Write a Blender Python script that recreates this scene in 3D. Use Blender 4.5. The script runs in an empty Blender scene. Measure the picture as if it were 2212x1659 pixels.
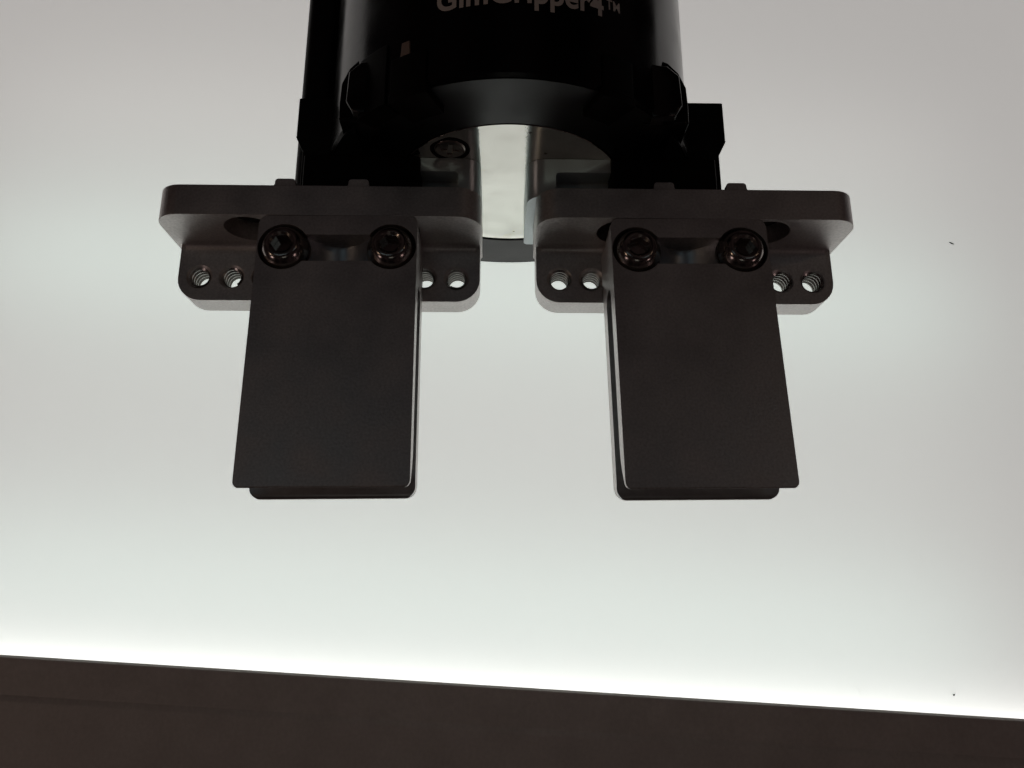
import bpy, bmesh, math, random
from mathutils import Matrix, Vector
random.seed(7)
U = 0.01                      # one millimetre of the gripper = 0.01 units
SC = bpy.context.scene
COL = SC.collection
PI = math.pi
R = math.radians

# ------------------------------------------------------------------ camera
CAM = Vector((-0.4705, -84.992, -48.614))
pit, yaw, rol = 0.2757, -0.0186, 0.0003
fw = Vector((-math.sin(yaw)*math.cos(pit), math.cos(yaw)*math.cos(pit), math.sin(pit)))
rt = Vector((math.cos(yaw), math.sin(yaw), 0)); up = rt.cross(fw)
rt2 = math.cos(rol)*rt + math.sin(rol)*up; up2 = -math.sin(rol)*rt + math.cos(rol)*up
cd = bpy.data.cameras.new('camera'); cam = bpy.data.objects.new('camera', cd); COL.objects.link(cam)
cam.matrix_world = Matrix.Translation(CAM*U) @ Matrix((rt2, up2, -fw)).transposed().to_4x4()
cd.sensor_width = 36; cd.lens = 36*1706.11/2212
cd.clip_start = 0.01; cd.clip_end = 100
cd.dof.use_dof = True; cd.dof.focus_distance = 0.93; cd.dof.aperture_fstop = 20
SC.camera = cam

# ------------------------------------------------------------------ room light (dim and warm), added fill lights and exposure
w = bpy.data.worlds.new('World'); SC.world = w; w.use_nodes = True
_n = w.node_tree; _tc = _n.nodes.new('ShaderNodeTexCoord'); _no = _n.nodes.new('ShaderNodeTexNoise')
_no.inputs['Scale'].default_value = 2.6; _no.inputs['Detail'].default_value = 2
_cr = _n.nodes.new('ShaderNodeValToRGB')          # a dark workshop: soft patches of brown light between black ones
_e = _cr.color_ramp.elements
_e[0].position = .42; _e[0].color = (.14, .085, .095, 1); _e[1].position = .66; _e[1].color = (1, .68, .66, 1)
_n.links.new(_tc.outputs['Generated'], _no.inputs['Vector']); _n.links.new(_no.outputs[0], _cr.inputs[0])
_n.links.new(_cr.outputs[0], _n.nodes['Background'].inputs[0])
_n.nodes['Background'].inputs[1].default_value = 0.021
SC.view_settings.view_transform = 'Standard'; SC.view_settings.look = 'None'
SC.view_settings.exposure = 0; SC.view_settings.gamma = 1
SC.cycles.max_bounces = 10; SC.cycles.use_denoising = True
SC.cycles.sample_clamp_indirect = 3

def area(name, loc, target, sx, sy, power, color, shape='RECTANGLE'):
    l = bpy.data.lights.new(name, 'AREA'); l.shape = shape; l.size = sx*U; l.size_y = sy*U
    l.energy = power; l.color = color
    o = bpy.data.objects.new(name, l); COL.objects.link(o)
    o.location = Vector(loc)*U
    o.rotation_euler = (Vector(target)-Vector(loc)).to_track_quat('-Z', 'Y').to_euler()
    return o
area('room_lamp', (-410, -340, -105), (-5, 0, -10), 46, 46, 5.0, (1, .72, .52), 'DISK')
area('room_lamp', (360, -450, 120), (5, 0, -10), 40, 40, 1.1, (1, .70, .48), 'DISK')
area('frame_fill', (-270, -110, -190), (-50, 67, -75), 60, 60, 1.9, (1, .74, .69), 'DISK')  # added fill lights from below, they brighten the lower frame
area('frame_fill', (290, -110, -190), (60, 67, -80), 60, 60, 1.4, (1, .70, .67), 'DISK')
area('frame_fill', (0, -260, -260), (0, 67, -80), 90, 60, .70, (.98, 1, .88))
area('scoop_fill', (-120, -400, 38), (-20, 0, -8), 150, 50, .72, (.72, .94, 1))  # added cool lights, their reflection gives the finger scoops a sheen
area('scoop_fill', (190, -380, 38), (22, 0, -8), 110, 50, .44, (.72, .94, 1))

# ------------------------------------------------------------------ materials
def mat(name):
    m = bpy.data.materials.new(name); m.use_nodes = True
    nt = m.node_tree; b = nt.nodes['Principled BSDF']
    return m, nt, b
def N(nt, t, **k):
    n = nt.nodes.new(t)
    for a, v in k.items(): setattr(n, a, v)
    return n
def metal(name, col, rough, metallic=1.0, bump=.15, grain=900, mott=.15, edge=.10, spec=.5, brush=None, rvar=.08):
    m, nt, b = mat(name); L = nt.links.new
    tc = N(nt, 'ShaderNodeTexCoord')
    mp = N(nt, 'ShaderNodeMapping'); L(tc.outputs['Object'], mp.inputs[0])
    if brush: mp.inputs['Scale'].default_value = brush
    n1 = N(nt, 'ShaderNodeTexNoise'); n1.inputs['Scale'].default_value = grain; n1.inputs['Detail'].default_value = 3
    n2 = N(nt, 'ShaderNodeTexNoise'); n2.inputs['Scale'].default_value = 14; n2.inputs['Detail'].default_value = 6
    L(mp.outputs[0], n1.inputs['Vector']); L(tc.outputs['Object'], n2.inputs['Vector'])
    mx = N(nt, 'ShaderNodeMapRange'); L(n2.outputs[0], mx.inputs[0])
    mx.inputs[1].default_value = .3; mx.inputs[2].default_value = .7
    mx.inputs[3].default_value = 1-mott; mx.inputs[4].default_value = 1+mott
    g = N(nt, 'ShaderNodeMapRange'); L(n1.outputs[0], g.inputs[0])
    g.inputs[1].default_value = .3; g.inputs[2].default_value = .7
    g.inputs[3].default_value = 1-mott*.9; g.inputs[4].default_value = 1+mott*.9
    mu = N(nt, 'ShaderNodeMath', operation='MULTIPLY'); L(mx.outputs[0], mu.inputs[0]); L(g.outputs[0], mu.inputs[1])
    cm = N(nt, 'ShaderNodeVectorMath', operation='SCALE'); cm.inputs[0].default_value = col; L(mu.outputs[0], cm.inputs['Scale'])
    L(cm.outputs[0], b.inputs['Base Color'])
    rr = N(nt, 'ShaderNodeMapRange'); L(n2.outputs[0], rr.inputs[0]); rr.inputs[1].default_value = .3; rr.inputs[2].default_value = .7
    rr.inputs[3].default_value = rough-rvar; rr.inputs[4].default_value = rough+rvar
    L(rr.outputs[0], b.inputs['Roughness'])
    b.inputs['Metallic'].default_value = metallic
    b.inputs['Specular IOR Level'].default_value = spec
    bp = N(nt, 'ShaderNodeBump'); bp.inputs['Strength'].default_value = bump; bp.inputs['Distance'].default_value = .0006
    L(n1.outputs[0], bp.inputs['Height']); L(bp.outputs[0], b.inputs['Normal'])
    if edge:
        bv = N(nt, 'ShaderNodeBevel'); bv.samples = 4; bv.inputs['Radius'].default_value = edge*U
        L(bv.outputs[0], bp.inputs['Normal'])
    return m
M = {}
M['steel'] = metal('blackened_aluminium', (.64, .61, .60), .47, 0.96, bump=.3, grain=340, mott=.13)
M['thread'] = metal('threaded_aluminium', (.45, .44, .42), .28, 1.0, bump=.1, edge=0)
M['screw'] = metal('black_oxide_screw', (.34, .31, .29), .15, 1.0, bump=.12, grain=90, mott=.2, edge=.08, rvar=.05)
M['housing'] = metal('black_anodised_housing', (.003, .003, .0035), .19, 0.0, bump=.08, grain=200, mott=.1, edge=.12, spec=.27)
M['ring'] = metal('turned_black_ring', (.006, .007, .0075), .37, 0.0, bump=.06, grain=200, mott=.06, edge=0, spec=.46)
M['scoop'] = metal('machined_scoop', (.52, .55, .58), .40, 1.0, bump=.0, grain=120, mott=.05, edge=0, brush=(1, 1, .1))
M['fork'] = metal('milled_fork', (.50, .49, .49), .38, 1.0, bump=.06, grain=90, mott=.1, edge=0)
M['rod'] = metal('black_sleeve', (.004, .004, .004), .5, 0.0, bump=.2, grain=120, mott=.1, spec=.25)
M['slide'] = metal('black_slide', (.006, .005, .005), .5, 0.0, bump=.1, spec=.08)
M['jaw'] = metal('dull_jaw_metal', (.58, .64, .65), .40, .6, bump=.1, mott=.08)
M['gloss'] = metal('gloss_black_clip', (.004, .004, .004), .12, 0.0, bump=.3, grain=60, mott=.1, edge=.25, spec=.6)
M['pin'] = metal('brown_pin', (.30, .22, .18), .5, .2, bump=.1)
M['print'], nt, b = mat('grey_print'); b.inputs['Base Color'].default_value = (.85, .76, .70, 1); b.inputs['Roughness'].default_value = .7

# polished disk: mirror with smudges, specks and fine scratches
m, nt, b = mat('polished_disk'); L = nt.links.new; M['mirror'] = m
tc = N(nt, 'ShaderNodeTexCoord')
n1 = N(nt, 'ShaderNodeTexNoise'); n1.inputs['Scale'].default_value = 9; n1.inputs['Detail'].default_value = 9; n1.inputs['Roughness'].default_value = .7
n2 = N(nt, 'ShaderNodeTexNoise'); n2.inputs['Scale'].default_value = 42; n2.inputs['Detail'].default_value = 4
vo = N(nt, 'ShaderNodeTexVoronoi'); vo.inputs['Scale'].default_value = 34
for n in (n1, n2, vo): L(tc.outputs['Object'], n.inputs['Vector'])
sp = N(nt, 'ShaderNodeValToRGB'); sp.color_ramp.elements[0].position = .05; sp.color_ramp.elements[0].color = (.30, .27, .24, 1)
sp.color_ramp.elements[1].position = .10; sp.color_ramp.elements[1].color = (1, 1, 1, 1)
L(vo.outputs['Distance'], sp.inputs[0])
cr = N(nt, 'ShaderNodeValToRGB'); cr.color_ramp.elements[0].position = .32; cr.color_ramp.elements[0].color = (.62, .61, .56, 1)
cr.color_ramp.elements[1].position = .62; cr.color_ramp.elements[1].color = (.90, .90, .84, 1)
L(n1.outputs[0], cr.inputs[0])
# keep only some of the specks
th = N(nt, 'ShaderNodeMath', operation='GREATER_THAN'); th.inputs[1].default_value = .47; L(n2.outputs[0], th.inputs[0])
mxs = N(nt, 'ShaderNodeMix', data_type='RGBA'); L(th.outputs[0], mxs.inputs['Factor']); mxs.inputs['A'].default_value = (1, 1, 1, 1); L(sp.outputs[0], mxs.inputs['B'])
mm = N(nt, 'ShaderNodeMix', data_type='RGBA', blend_type='MULTIPLY'); mm.inputs['Factor'].default_value = 1
L(cr.outputs[0], mm.inputs['A']); L(mxs.outputs['Result'], mm.inputs['B']); L(mm.outputs['Result'], b.inputs['Base Color'])
b.inputs['Metallic'].default_value = 1
rr = N(nt, 'ShaderNodeMapRange'); L(n1.outputs[0], rr.inputs[0]); rr.inputs[1].default_value = .35; rr.inputs[2].default_value = .7
rr.inputs[3].default_value = .03; rr.inputs[4].default_value = .15; L(rr.outputs[0], b.inputs['Roughness'])
wv = N(nt, 'ShaderNodeTexNoise'); wv.inputs['Scale'].default_value = 60; wv.inputs['Detail'].default_value = 2; wv.inputs['Distortion'].default_value = 3
L(tc.outputs['Object'], wv.inputs['Vector'])
bp = N(nt, 'ShaderNodeBump'); bp.inputs['Strength'].default_value = .10; bp.inputs['Distance'].default_value = .0008
L(wv.outputs[0], bp.inputs['Height']); L(bp.outputs[0], b.inputs['Normal'])

# glowing diffuser sheet: backlit, also lets the added bars behind it through and takes the edge strip's light
m, nt, b = mat('diffuser_sheet'); L = nt.links.new; M['diffuser'] = m
nt.nodes.remove(b); out = nt.nodes['Material Output']
tc = N(nt, 'ShaderNodeTexCoord')
n1 = N(nt, 'ShaderNodeTexNoise'); n1.inputs['Scale'].default_value = 60; n1.inputs['Detail'].default_value = 5
L(tc.outputs['Object'], n1.inputs['Vector'])
mr = N(nt, 'ShaderNodeMapRange'); L(n1.outputs[0], mr.inputs[0]); mr.inputs[1].default_value = .3; mr.inputs[2].default_value = .7
mr.inputs[3].default_value = .985; mr.inputs[4].default_value = 1.015
em = N(nt, 'ShaderNodeEmission'); em.inputs[0].default_value = (.308, .296, .286, 1); L(mr.outputs[0], em.inputs[1])
tr = N(nt, 'ShaderNodeBsdfTranslucent'); tr.inputs[0].default_value = (.8, .8, .8, 1)
df = N(nt, 'ShaderNodeBsdfDiffuse'); df.inputs[0].default_value = (.5, .5, .5, 1)
a1 = N(nt, 'ShaderNodeAddShader'); a2 = N(nt, 'ShaderNodeAddShader')
L(em.outputs[0], a1.inputs[0]); L(tr.outputs[0], a1.inputs[1]); L(a1.outputs[0], a2.inputs[0]); L(df.outputs[0], a2.inputs[1])
L(a2.outputs[0], out.inputs[0])

M['bezel'] = metal('satin_brown_bezel', (.56, .51, .48), .42, 0.0, bump=.15, grain=150, mott=.06, edge=0, spec=.4)
M['dust'], nt, b = mat('dark_dust'); b.inputs['Base Color'].default_value = (.03, .03, .03, 1)

# ------------------------------------------------------------------ helpers
def link(name, bm, m, parent=None, smooth=35, mats=None):
    bmesh.ops.recalc_face_normals(bm, faces=bm.faces)
    me = bpy.data.meshes.new(name); bm.to_mesh(me); bm.free()
    return link_me(name, me, m, parent, smooth)
def link_me(name, me, m, parent=None, smooth=35):
    me.name = name
    if not me.materials: me.materials.append(m)
    o = bpy.data.objects.new(name, me); COL.objects.link(o)
    if smooth: me.shade_smooth(); me.set_sharp_from_angle(angle=R(smooth))
    if parent: o.parent = parent
    return o
def empty(name, loc, parent=None):
    o = bpy.data.objects.new(name, None); COL.objects.link(o); o.empty_display_size = .05
    o.location = Vector(loc)*U
    if parent: o.parent = parent
    return o
def prism(poly, axis, a, b):
    """poly: 2-D points; axis the extrusion axis ('x': (y,z), 'y': (x,z), 'z': (x,y))"""
    bm = bmesh.new()
    def P(p, t):
        return {'x': (t, p[0], p[1]), 'y': (p[0], t, p[1]), 'z': (p[0], p[1], t)}[axis]
    v0 = [bm.verts.new(Vector(P(p, a))*U) for p in poly]; v1 = [bm.verts.new(Vector(P(p, b))*U) for p in poly]
    bm.faces.new(v0); bm.faces.new(list(reversed(v1)))
    n = len(poly)
    for i in range(n): bm.faces.new((v0[i], v0[(i+1) % n], v1[(i+1) % n], v1[i]))
    bmesh.ops.recalc_face_normals(bm, faces=bm.faces)
    return bm
def fillet(pts, rads, seg=7):
    """polygon with rounded corners"""
    out = []; n = len(pts)
    for i, p in enumerate(pts):
        r = rads[i]; p = Vector(p); a = Vector(pts[i-1]); c = Vector(pts[(i+1) % n])
        if r <= 0: out.append(tuple(p)); continue
        u = (a-p).normalized(); v = (c-p).normalized(); ang = u.angle(v)
        d = r/math.tan(ang/2); ctr = p + (u+v).normalized()*(r/math.sin(ang/2))
        s = p+u*d-ctr; e = p+v*d-ctr
        a0 = math.atan2(s.y, s.x); a1 = math.atan2(e.y, e.x); da = (a1-a0+PI) % (2*PI)-PI
        for k in range(seg+1):
            t = a0+da*k/seg; out.append((ctr.x+r*math.cos(t), ctr.y+r*math.sin(t)))
    return out
def rect(x0, x1, y0, y1, r=(0, 0, 0, 0), seg=7):
    return fillet([(x0, y0), (x1, y0), (x1, y1), (x0, y1)], r, seg)
def lathe(prof, axis, c, seg=64, cap=True):
    """prof: (radius, t) along axis 'y' or 'z' about centre c (x, y, z)"""
    bm = bmesh.new(); rings = []
    for r, t in prof:
        ring = []
        for k in range(seg):
            a = 2*PI*k/seg
            p = (c[0]+r*math.cos(a), c[1]+t, c[2]+r*math.sin(a)) if axis == 'y' else (c[0]+r*math.cos(a), c[1]+r*math.sin(a), c[2]+t)
            ring.append(bm.verts.new(Vector(p)*U))
        rings.append(ring)
    for a, b in zip(rings, rings[1:]):
        for k in range(seg): bm.faces.new((a[k], a[(k+1) % seg], b[(k+1) % seg], b[k]))
    if cap: bm.faces.new(rings[0]); bm.faces.new(list(reversed(rings[-1])))
    bmesh.ops.recalc_face_normals(bm, faces=bm.faces)
    return bm
def merge(*bms):
    t = bmesh.new()
    for b in bms:
        me = bpy.data.meshes.new('t'); b.to_mesh(me); b.free(); t.from_mesh(me); bpy.data.meshes.remove(me)
    return t
def boolean(bm, cuts, op='DIFFERENCE'):
    """returns a new mesh: bm with every cutter applied"""
    me = bpy.data.meshes.new('t'); bm.to_mesh(me); bm.free()
    o = bpy.data.objects.new('t', me); COL.objects.link(o); tmp = [o]
    for cb in cuts:
        opx = op
        if isinstance(cb, tuple): cb, opx = cb
        cm = bpy.data.meshes.new('c'); cb.to_mesh(cm); cb.free()
        co = bpy.data.objects.new('c', cm); COL.objects.link(co); tmp.append(co)
        md = o.modifiers.new('b', 'BOOLEAN'); md.operation = opx; md.object = co; md.solver = 'EXACT'
    dg = bpy.context.evaluated_depsgraph_get(); dg.update()
    res = bpy.data.meshes.new_from_object(o.evaluated_get(dg))
    for t in tmp: 
        d = t.data; bpy.data.objects.remove(t); bpy.data.meshes.remove(d)
    res.materials.clear()
    return res

# ------------------------------------------------------------------ dimensions (mm) from the photograph
bL, bR = -22.112, 23.617
TP, DB, ZB, TV, WB = 3.907, 8.314, 11.456, 3.731, 19.5
WF = 9.316
BX, BY, RR, RD, BZ, ZD = 0.9, 9.16, 23.5, 14.8, 4.94, 5.20
TOP = 62.0

# ================================================================== the gripper
G = empty('robot_gripper', (BX, BY, BZ))
G['label'] = 'black two-finger robot gripper hanging in front of the glowing light panel'
G['category'] = 'gripper'
def part(o):
    o.parent = G; o.matrix_parent_inverse = Matrix.Translation(-G.location); return o

# body: round black housing, recessed bottom ring, mirror disk
hous = part(link('housing', lathe([(RD+.12, 0.02), (RD+.12, 30), (3, 30), (3, TOP-BZ), (RR, TOP-BZ), (RR, .35), (RR-.35, .0)], 'z', (BX, BY, BZ+.01), 160, False), M['housing'], smooth=30))
ring = part(link('base_ring', lathe([(RD+.14, .8), (RD+.14, .14), (RD+.26, 0), (RR-.5, 0), (RR-.5, .8)], 'z', (BX, BY, BZ-.06), 160, False), M['ring']))
disk = part(link('polished_disk', lathe([(RD-.10, 3), (RD-.10, -.14), (RD-.2, -.2), (RD-.6, -.12), (RD-1.0, 0)], 'z', (BX, BY, ZD), 160, True), M['mirror'], smooth=20))

# countersunk cross-head screw in the disk
def cross_screw(cx, cy, z):
    head = lathe([(1.85, .6), (1.85, .0), (1.70, -.10), (0.02, -.14)], 'z', (cx, cy, z), 40, True)
    cuts = []
    for a in (0.12, 0.12+PI/2):
        c, s = math.cos(a), math.sin(a); L_, W_ = 1.12, .30
        pts = [(cx+x*c-y*s, cy+x*s+y*c) for x, y in ((-L_, -W_), (L_, -W_), (L_, W_), (-L_, W_))]
        cuts.append(prism(pts, 'z', z-.5, z+.42))
    return boolean(head, cuts)
M['zinc'] = metal('dull_screw', (.42, .36, .33), .30, 1.0, bump=.2, grain=120, mott=.2, edge=.08)
scr = link_me('cross_head_screw', cross_screw(-6.45, .08, ZD-.02), M['zinc'], smooth=30); scr.parent = disk
cs = link('screw_countersink', lathe([(2.45, -.02), (2.40, -.06), (2.0, -.06), (1.88, .01)], 'z', (-6.45, .08, ZD), 48, False), M['slide']); cs.parent = disk

# lugs and clips round the lower rim
def sector(th0, th1, r0, r1, z0, z1, ch=0.0, n=10):
    """block following the housing between two angles from the front (degrees), upper corners cut off by ch degrees"""
    bm = bmesh.new(); cols = []
    for k in range(n+1):
        t = th0+(th1-th0)*k/n
        e = min(t-th0, th1-t)
        zt = z1 - max(0, (ch-e)/ch)*2.4 if ch else z1
        a = R(t); dx, dy = math.sin(a), -math.cos(a)
        cols.append([bm.verts.new(Vector((BX+dx*r, BY+dy*r, z))*U) for r, z in ((r0, z0), (r1, z0), (r1, zt), (r0, zt))])
    for a, b in zip(cols, cols[1:]):
        for i in range(4): bm.faces.new((a[i], a[(i+1) % 4], b[(i+1) % 4], b[i]))
    bm.faces.new(cols[0]); bm.faces.new(list(reversed(cols[-1])))
    return bm
def front_block(name, pts, y0, y1, ch, m, parent=None):
    # block whose outline (x, z) faces the front; ch = width of the bevel round its front edge
    bm = prism(pts, 'y', y0, y1)
    fr = [f for f in bm.faces if all(abs(v.co.y-y0*U) < 1e-6 for v in f.verts)]
    bmesh.ops.bevel(bm, geom=[e for f in fr for e in f.edges], offset=ch*U, segments=3, affect='EDGES', profile=.6)
    o = link(name, bm, m, smooth=40)
    if parent: o.parent = parent
    else: part(o)
    return o
for s in (-1, 1):
    X = (lambda v: v) if s < 0 else (lambda v: 2*BX+.75-v)
    lug = front_block('clamp_lug', [(X(x), z) for x, z in ((-14.6, 13.8), (-15.6, 13.6), (-16.85, 13.0), (-17.96, 11.7), (-18.75, 9.7), (-18.85, 7.2), (-18.8, 5.0), (-13.5, 4.6), (-13.0, 9))], -6.2, 4, .2, M['housing'])
    front_block('lug_cap', [(X(x), z) for x, z in ((-14.2, 11.6), (-16.3, 11.3), (-17.6, 10.0), (-17.75, 6.2), (-17.0, 4.9), (-14.2, 4.6))], -7.9, -6, .22, M['gloss'], lug)
    a, b = (-34.5, -22.5) if s < 0 else (24, 34.5)
    clip = part(link('retaining_clip', merge(sector(a, b, RR-3.9, RR+.3, 3.95, 5.0), sector(a+.5, b-.5, RR-.6, RR+.32, 4.9, 9.4, 0)), M['slide'], smooth=25))
    if s < 0:
        pin = link('clip_pin', sector(-31.2, -28.0, RR-.3, RR+.22, 9.55, 11.2, .35, 8), M['pin']); pin.parent = clip
        part(link('rim_block', sector(-47.0, -36.0, RR-2.2, RR+.25, 4.3, 12.0, 0), M['slide'], smooth=25))
# lettering printed round the housing
def lettering(text, z0, th_mid, width_deg, size, bold, name, parent):
    cu = bpy.data.curves.new('t', 'FONT'); cu.body = text; cu.size = size*U; cu.offset = bold*U; cu.resolution_u = 6
    cu.space_character = 1.03
    o = bpy.data.objects.new('t', cu); COL.objects.link(o)
    dg = bpy.context.evaluated_depsgraph_get(); dg.update()
    me = bpy.data.meshes.new_from_object(o.evaluated_get(dg)); bpy.data.objects.remove(o)
    bm = bmesh.new(); bm.from_mesh(me); bpy.data.meshes.remove(me)
    bmesh.ops.triangulate(bm, faces=bm.faces)
    xs = [v.co.x for v in bm.verts]; x0, x1 = min(xs), max(xs)
    for k in range(2): bmesh.ops.subdivide_edges(bm, edges=[e for e in bm.edges if e.calc_length() > .35*U], cuts=1)
    bmesh.ops.triangulate(bm, faces=bm.faces)
    for v in bm.verts:
        t = (v.co.x-x0)/(x1-x0)-.5; a = R(th_mid+width_deg*t); y = v.co.y/U
        rr = RR+.03
        v.co = Vector((BX+math.sin(a)*rr, BY-math.cos(a)*rr, z0+y+.5*t*min(1, width_deg/20)))*U
    o = link(name, bm, M['print'], smooth=0)
    o.parent = parent
    return o
t1 = lettering('GimGripper4', 14.15, 2.5, 46.2, 4.05, .10, 'lettering', hous)
t2 = lettering('TM', 15.7, 28.8, 4.6, 1.9, .02, 'trademark_lettering', hous)

# sleeve and the two outer carriers
part(link('side_rod', prism(rect(-26.6, -22.1, 4.4, 9.0, (1.6,)*4), 'z', .3, TOP), M['rod']))
def carrier(x0, x1, inset, s):
    up_ = prism(rect(x0, x1, 3.0, 13.5, (.3, .3, .3, .3), 3), 'z', 8.6, 14.2)
    sl = prism([(x0, 8.62), (x1, 8.62), (x1-inset if s > 0 else x1, 6.7), (x0+inset if s < 0 else x0, 6.7)], 'y', 3.02, 13.4)
    lo = prism(rect(x0+(inset if s < 0 else 0), x1-(inset if s > 0 else 0), 3.04, 13.4, (.3, .3, .3, .3), 3), 'z', .02, 6.72)
    o = part(link('jaw_carrier', merge(up_, sl, lo), M['rod'], smooth=30))
    return o
carrier(-26.15, -21.2, .9, -1)
carrier(22.5, 28.45, .95, 1)

# jaws on the disk, black slides outside them
def jaw(x0, x1, inner_left):
    r = 2.3
    rads = (r, .3, .3, .6) if inner_left else (.3, r, .6, .3)
    nx0, nx1 = (x0+3.6, x1-.01) if inner_left else (x0+.01, x1-2.75)
    bm = prism(rect(x0, x1, 2.0, 15.5, rads), 'z', .05, ZD-.02)
    cut = prism(fillet([(nx0, -1), (nx1, -1), (nx1, 3.3), (nx0, 3.3)], (0, 0, 0 if inner_left else .5, .5 if inner_left else 0), 5), 'y', 1, 4.6)
    me = boolean(bm, [cut])
    return part(link_me('jaw', me, M['jaw']))
jaw(-17.0, -2.75, False); jaw(3.0, 19.0, True)
part(link('slide_block', prism(rect(-24.5, -10.2, 1.2, 17, (.4,)*4, 3), 'z', .03, BZ-.07), M['slide']))
part(link('slide_block', prism(rect(13.4, 26.4, 1.2, 17, (.4,)*4, 3), 'z', .03, BZ-.07), M['slide']))

# ------------------------------------------------------------------ L-shaped brackets
HZ, HS, HN = -8.284, 4.067, 4
def thread_profile(r0, r1, t0, t1, pitch):
    p = [(r1+.16, t0-.4), (r1+.16, t0), (r1, t0+.18)]; t = t0+.3
    while t+pitch < t1-.1:
        p += [(r1, t), (r0, t+pitch*.42), (r0, t+pitch*.58)]; t += pitch
    p += [(r1, t1-.15), (r1+.1, t1), (r1+.1, t1+.4)]
    return p
def thread_mesh():
    bm = bmesh.new(); pitch, turns, seg = .68, 5.0, 36; prev = None
    n = int(turns*seg)
    for i in range(n+1):
        a = 2*PI*i/seg; t = .22+pitch*i/seg
        if t > TV-.12: break
        cur = [bm.verts.new(Vector((r*math.cos(a), t+dt, r*math.sin(a)))*U) for r, dt in ((1.36, -.26), (1.12, -.05), (1.12, .05), (1.36, .26))]
        if prev:
            for j in range(3): bm.faces.new((prev[j], prev[j+1], cur[j+1], cur[j]))
        prev = cur
    me = bpy.data.meshes.new('hole_thread'); bmesh.ops.recalc_face_normals(bm, faces=bm.faces); bm.to_mesh(me); bm.free(); me.materials.append(M['thread'])
    me.shade_smooth(); me.set_sharp_from_angle(angle=R(25))
    return me
THREAD = thread_mesh()
def make_bracket(bx, w2l, w2r, shift):
    x0, x1 = bx-WB, bx+WB
    plate = prism(rect(x0, x1, 0, DB+TV, (3.0, 3.0, .8, .8)), 'z', -TP, 0)
    # inset of the upright part against the flange
    ux0, ux1 = x0+w2l, x1-w2r
    upr = prism(fillet([(ux0, -ZB), (ux1, -ZB), (ux1, -TP+.8), (ux0, -TP+.8)], (3.0, 3.0, 0, 0)), 'y', DB, DB+TV+.003)
    cuts = [(upr, 'UNION')]
    # small inside fillet between flange and upright
    f = [(DB+.2, -TP+.2), (DB-.9, -TP+.2), (DB-.9, -TP)]
    for k in range(6):
        a = PI/2*k/5; f.append((DB-.9+.9*math.sin(a), -TP-.9+.9*math.cos(a)))
    f.append((DB+.2, -TP-.9))
    cuts.append((prism(f, 'x', ux0+.6, ux1-.6), 'UNION'))
    for c in (-8.8, 8.8):
        cuts.append(lathe([(3.15, -3), (3.15, 2.6)], 'z', (bx+c, 3.75, -TP), 48))
    for k in range(-HN, HN+1):
        cuts.append(lathe([(1.62, DB-.4), (1.62, DB), (1.34, DB+.24), (1.34, DB+TV-.15), (1.45, DB+TV+.01), (1.45, DB+TV+.4)], 'y', (bx+k*HS, 0, HZ), 40))
    me = boolean(plate, cuts)
    o = part(link_me('mounting_bracket', me, M['steel'], smooth=40))
    for k in range(-HN, HN+1):
        if abs(k) < 2: continue        # the inner ones sit behind the finger
        th = bpy.data.objects.new('hole_thread', THREAD); COL.objects.link(th)
        th.location = Vector((bx+k*HS, DB, HZ))*U; th.rotation_euler = (0, random.uniform(0, 6), 0); th.parent = o
    for c in (-4.05, 4.75):
        w_ = 1.22; h = 1.05; g = .45
        prof = [(c-w_-g, -.05), (c-w_-g, 0)]
        for k in range(1, 5):
            a = PI/2*k/4; prof.append((c-w_-g+g*math.sin(a), g-g*math.cos(a)))
        for k in range(5):
            a = PI/2*k/4; prof.append((c-w_+.4-.4*math.cos(a), h-.4+.4*math.sin(a)))
        n = len(prof)
        prof += [(2*c-x, z) for x, z in reversed(prof)]
        prof = [(bx+x, z+.004) for x, z in prof]
        ri = link('locating_rib', prism(prof, 'y', .25, 1.15), M['steel']); ri.parent = o
    for c in (-8.8, 8.8):
        so = link('counterbore_socket', lathe([(3.13, 0), (2.2, .03), (1.7, .03), (1.7, 1.2)], 'z', (bx+c, 3.75, -TP+2.5), 40, False), M['housing']); so.parent = o
    return o
brk_l = make_bracket(bL, .58, .24, 0)
brk_r = make_bracket(bR, .24, .58, 0)

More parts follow.
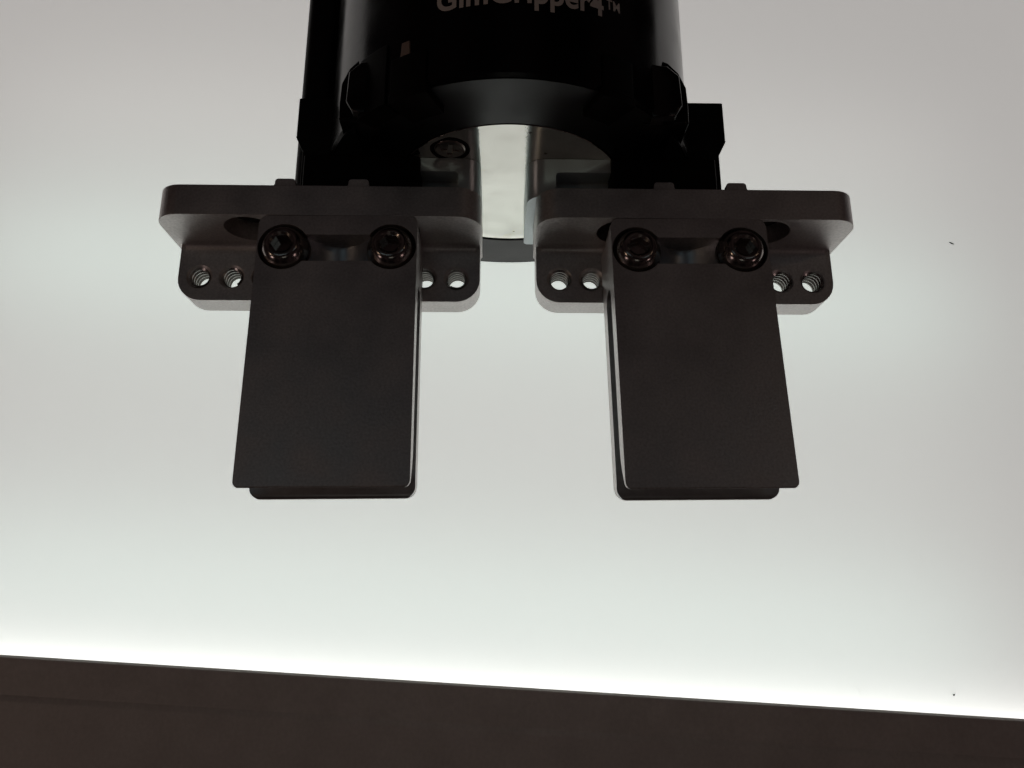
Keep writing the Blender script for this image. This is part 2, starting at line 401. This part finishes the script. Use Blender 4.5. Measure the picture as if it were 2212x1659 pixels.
# ------------------------------------------------------------------ forked fingers
def finger_mesh():
    zt = -.01
    zb1, zb2 = -32.62, -32.60
    t1, t2, D = 2.35, 5.85, DB-.05
    g0 = -7.6                               # the fork gap starts here
    # side profile (y, z): front tine, gap, rear tine
    pts = [(0, zt), (D, zt), (D, zb2+1.8), (D-1.5, zb2), (t2+.25, zb2), (t2, zb2+2.2),
           (t2, g0), (t1, g0), (t1, zb1+3.4), (.18, zb1), (0, zb1+.18)]
    rad = [0, 0, .8, .15, .6, 2.5, 1.74, 1.74, 5.5, .08, .08]
    bm = prism(fillet(pts, rad, 8), 'x', -WF, WF)
    cuts = []
    # rounded outline seen from the front
    big = rect(-WF, WF, -32.62, zt+.0, (.75, .75, 1.15, 1.15), 6)
    cuts.append((prism(big, 'y', -1, DB+1), 'INTERSECT'))
    zc = -4.12
    for c in (-6.25, 6.25):
        cuts.append(lathe([(2.95, -1), (2.95, 1.9)], 'y', (c, 0, zc), 48))
    # scoop between the counterbores, milled with an upright cutter
    def scoop_ring(z, dep):
        pts = [(-4.19, -1.0, z)]
        for k in range(25):
            x = 4.19*(k/12-1); pts.append((x, max(-.9, dep*(1-(x/4.4)**2)), z))
        return pts+[(4.19, -1.0, z)]
    cb = bmesh.new(); lo_ = [cb.verts.new(Vector(p)*U) for p in scoop_ring(-6.0, 3.9)]; hi_ = [cb.verts.new(Vector(p)*U) for p in scoop_ring(-2.55, 3.2)]
    cb.faces.new(lo_); cb.faces.new(list(reversed(hi_)))
    for i in range(len(lo_)): j = (i+1) % len(lo_); cb.faces.new((lo_[i], lo_[j], hi_[j], hi_[i]))
    bmesh.ops.recalc_face_normals(cb, faces=cb.faces)
    cuts.append(cb)
    for s_ in (-1, 1):     # rounded lower corners of the rear tine
        c = [(s_*(WF+1), zb2-1), (s_*(WF+1), zb2+1.2), (s_*WF, zb2+1.2)]
        for k in range(1, 7):
            t = PI/2*k/6; c.append((s_*(WF-1.2+1.2*math.cos(t)), zb2+1.2-1.2*math.sin(t)))
        c.append((s_*(WF-1.2), zb2-1))
        cuts.append(prism(c, 'y', t1+1.0, DB+1))
    me = boolean(bm, cuts)
    me.materials.append(M['steel']); me.materials.append(M['scoop']); me.materials.append(M['fork'])
    for p in me.polygons:
        c = p.center/U
        if abs(c.x) < 4 and .3 < c.y < 4 and -6.0 < c.z < -2.55 and abs(p.normal.z) < .5 and p.normal.y < -.1: p.material_index = 1
        elif t1-.3 < c.y < t2+.6 and abs(c.x) < WF-.02 and c.z < g0+2: p.material_index = 2
    return me
fm = finger_mesh(); fm.name = 'finger'
def socket_screw_mesh():
    r0, hh = 2.86, 1.72
    prof = [(r0-.15, 1.2), (r0-.15, .15), (r0, .05), (r0, -.12)]
    top = 1.62
    for k in range(1, 10):
        t = k/9; rr_ = r0+(top-r0)*t
        prof.append((rr_, -.12-(hh-.12)*math.sin(t*PI/2)))
    prof += [(1.45, -hh-.02), (.02, -hh-.02)]
    head = lathe(prof, 'y', (0, 0, 0), 56)
    hexp = [(1.24*math.cos(PI/3*k+.05), 1.16*math.sin(PI/3*k+.05)) for k in range(6)]
    cut = prism(hexp, 'y', -3, -hh+1.25)
    ch = lathe([(1.46, -hh-.2), (1.40, -hh+.0), (1.08, -hh+.22)], 'y', (0, 0, 0), 40)
    return boolean(head, [cut, ch])
sm = socket_screw_mesh(); sm.name = 'button_head_screw'; sm.materials.append(M['screw'])
sm.shade_smooth(); sm.set_sharp_from_angle(angle=R(28))
fm.shade_smooth(); fm.set_sharp_from_angle(angle=R(28))
def place_finger(fx, ya, tx, ro, spins):
    f = bpy.data.objects.new('finger', fm); COL.objects.link(f)
    f.matrix_world = Matrix.Translation(Vector((fx, -.04, -TP-.02))*U) @ Matrix.Rotation(ya, 4, 'Z') @ Matrix.Rotation(-tx, 4, 'X') @ Matrix.Rotation(-ro, 4, 'Y')
    mw = f.matrix_world.copy(); f.parent = G; f.matrix_parent_inverse = Matrix.Translation(-G.location); f.matrix_basis = mw
    for (sx, sp) in zip((-6.25, 6.25), spins):
        s = bpy.data.objects.new('button_head_screw', sm); COL.objects.link(s)
        s.parent = f; s.location = Vector((sx, .72, -4.12))*U; s.rotation_euler = (0, sp, 0)
    return f
place_finger(-19.388, .0062, .053, .011, (0.0, .22))
place_finger(22.069, .0073, .053, .011, (-.28, .16))

# ================================================================== the light panel
PY = 72.0; TILT = R(3.45)
Pn = empty('light_panel', (0, PY, -62.3)); Pn.rotation_euler = (0, TILT, 0)
Pn['label'] = 'glowing white light panel filling the picture behind the gripper, with a dark lower frame'
Pn['category'] = 'light panel'
# local: x along the edge, y depth, z up from the lower edge of the glowing sheet
sheet = link('diffuser', prism([(-330, -14), (330, -14), (330, 330), (-330, 330)], 'y', 0, .02), M['diffuser'], Pn, smooth=0)
me = sheet.data; bm = bmesh.new()
vs = [bm.verts.new(Vector(p)*U) for p in ((-330, 0, -14), (330, 0, -14), (330, 0, 330), (-330, 0, 330))]; bm.faces.new(vs); bm.to_mesh(me); bm.free()
bez = prism([(-5.0, -.35), (-4.6, 0), (-4.2, 0), (-4.2, -13.5), (2.0, -13.5), (2.0, -90), (-5.0, -90)], 'x', -330, 330)
be = link('lower_frame', bez, M['bezel'], Pn, smooth=20)
# stepped rail that runs along the frame
rail = prism(fillet([(-4.8, -6.0), (-4.8, -90), (-5.35, -90), (-5.35, -7.6)], (0, 0, 0, 1.2), 6), 'x', -330, 330)
rl = link('frame_rail', rail, M['bezel'], be, smooth=20)
# housing of the panel behind the sheet
bk = merge(prism([(-330, -90), (330, -90), (330, 330), (-330, 330)], 'y', 34, 36), prism([(-332, -90), (-330, -90), (-330, 332), (-332, 332)], 'y', -5, 36),
           prism([(330, -90), (332, -90), (332, 332), (330, 332)], 'y', -5, 36), prism([(-330, 330), (330, 330), (330, 332), (-330, 332)], 'y', -5, 36))
M['case'] = metal('white_case', (.3, .3, .3), .6, 0.0, edge=0)
link('panel_case', bk, M['case'], Pn, smooth=0)
def bar(z, y, h, power, col, name='band_light', face=1):
    l = bpy.data.lights.new(name, 'AREA'); l.shape = 'RECTANGLE'; l.size = 640*U; l.size_y = h*U; l.energy = power; l.color = col
    o = bpy.data.objects.new(name, l); COL.objects.link(o); o.parent = Pn
    o.location = Vector((0, y, z))*U
    o.rotation_euler = (PI/2, 0, 0) if face == 1 else face
    return o
# area lamps look along their -Z: rotate so that they face the sheet (-Y)
for z, pw, c in ((13, 1.15, (.78, 1, .91)), (50, .16, (1, .93, .92)), (81, 1.02, (.74, 1, .89)), (118, .32, (1, .95, .9))):  # added lights for the sheet's soft bands, kept short to brighten its middle
    b_ = bar(z, 26, 8, pw, c); b_.rotation_euler = (-PI/2, 0, 0); b_.data.size = 215*U; b_.location.x = -14*U
# edge strip inside the lower frame, throwing its light up across the sheet
es = bar(-7.0, -2.2, 2.4, 6.6, (.97, 1, .99), 'edge_strip'); es.rotation_euler = (PI, 0, 0)

# two specks of dust on the sheet
def speck(px, py_, ln, ang, label):
    bm = bmesh.new(); bmesh.ops.create_icosphere(bm, subdivisions=2, radius=.5*U)
    for v in bm.verts:
        v.co.x *= ln; v.co.y *= .25; v.co.z *= .32
        v.co.z += .25*U*math.sin(v.co.x/U*1.5)*.5; v.co += Vector([random.uniform(-.03, .03)*U for _ in range(3)])
    o = link('dust_speck', bm, M['dust']); o.location = Vector((px, PY-.12, py_))*U; o.rotation_euler = (0, ang, 0)
    o['label'] = label; o['category'] = 'speck'; o['group'] = 'dust specks on the light panel'
    return o
def on_panel(u, v):   # display pixel of the photograph (2212 wide) to the sheet
    d = fw + rt2*((u-1106)/1706.11) - up2*((v-829.5)/1706.11); t = (PY-CAM.y)/d.y
    p = CAM+d*t; return p.x, p.z
x, z = on_panel(2055, 526); speck(x, z, 1.2, R(38), 'tiny dark fibre on the glowing panel, right of the gripper')
x, z = on_panel(2060, 1501); speck(x, z, .5, 0, 'tiny round dark speck low on the glowing panel near its frame')
M['lint'], nt, b = mat('grey_lint'); b.inputs['Base Color'].default_value = (.30, .30, .30, 1); b.inputs['Emission Color'].default_value = (.3, .3, .3, 1); b.inputs['Emission Strength'].default_value = 0
def lint(pts, wd, label):
    bm = bmesh.new(); path = [Vector((on_panel(*p)[0], 0, on_panel(*p)[1])) for p in pts]; prev = None
    for i, p in enumerate(path):
        d = (path[min(i+1, len(path)-1)]-path[max(i-1, 0)]).normalized(); n = Vector((d.z, 0, -d.x))
        h = wd*(.5 if 0 < i < len(path)-1 else .15)
        cur = [bm.verts.new(Vector(q)*U) for q in (p+n*h, p+Vector((0, -h, 0)), p-n*h, p+Vector((0, h, 0)))]
        if prev:
            for j in range(4): bm.faces.new((prev[j], prev[(j+1) % 4], cur[(j+1) % 4], cur[j]))
        else: bm.faces.new(cur)
        prev = cur
    bm.faces.new(prev)
    o = link('lint_fibre', bm, M['lint'])
    o.location = (0, (PY-.1)*U, 0)
    o['label'] = label; o['category'] = 'fibre'; o['group'] = 'faint fibres on the light panel'
lint([(1844, 1482), (1852, 1487), (1856, 1495), (1857, 1504)], .06, 'thin curved grey fibre on the panel, low right above the dark frame')
lint([(1134, 937), (1139, 940), (1143, 946)], .06, 'thin faint fibre on the panel between the two fingers')
lint([(322, 1217), (327, 1209), (333, 1206)], .06, 'thin faint fibre on the panel, low and left of the left finger')
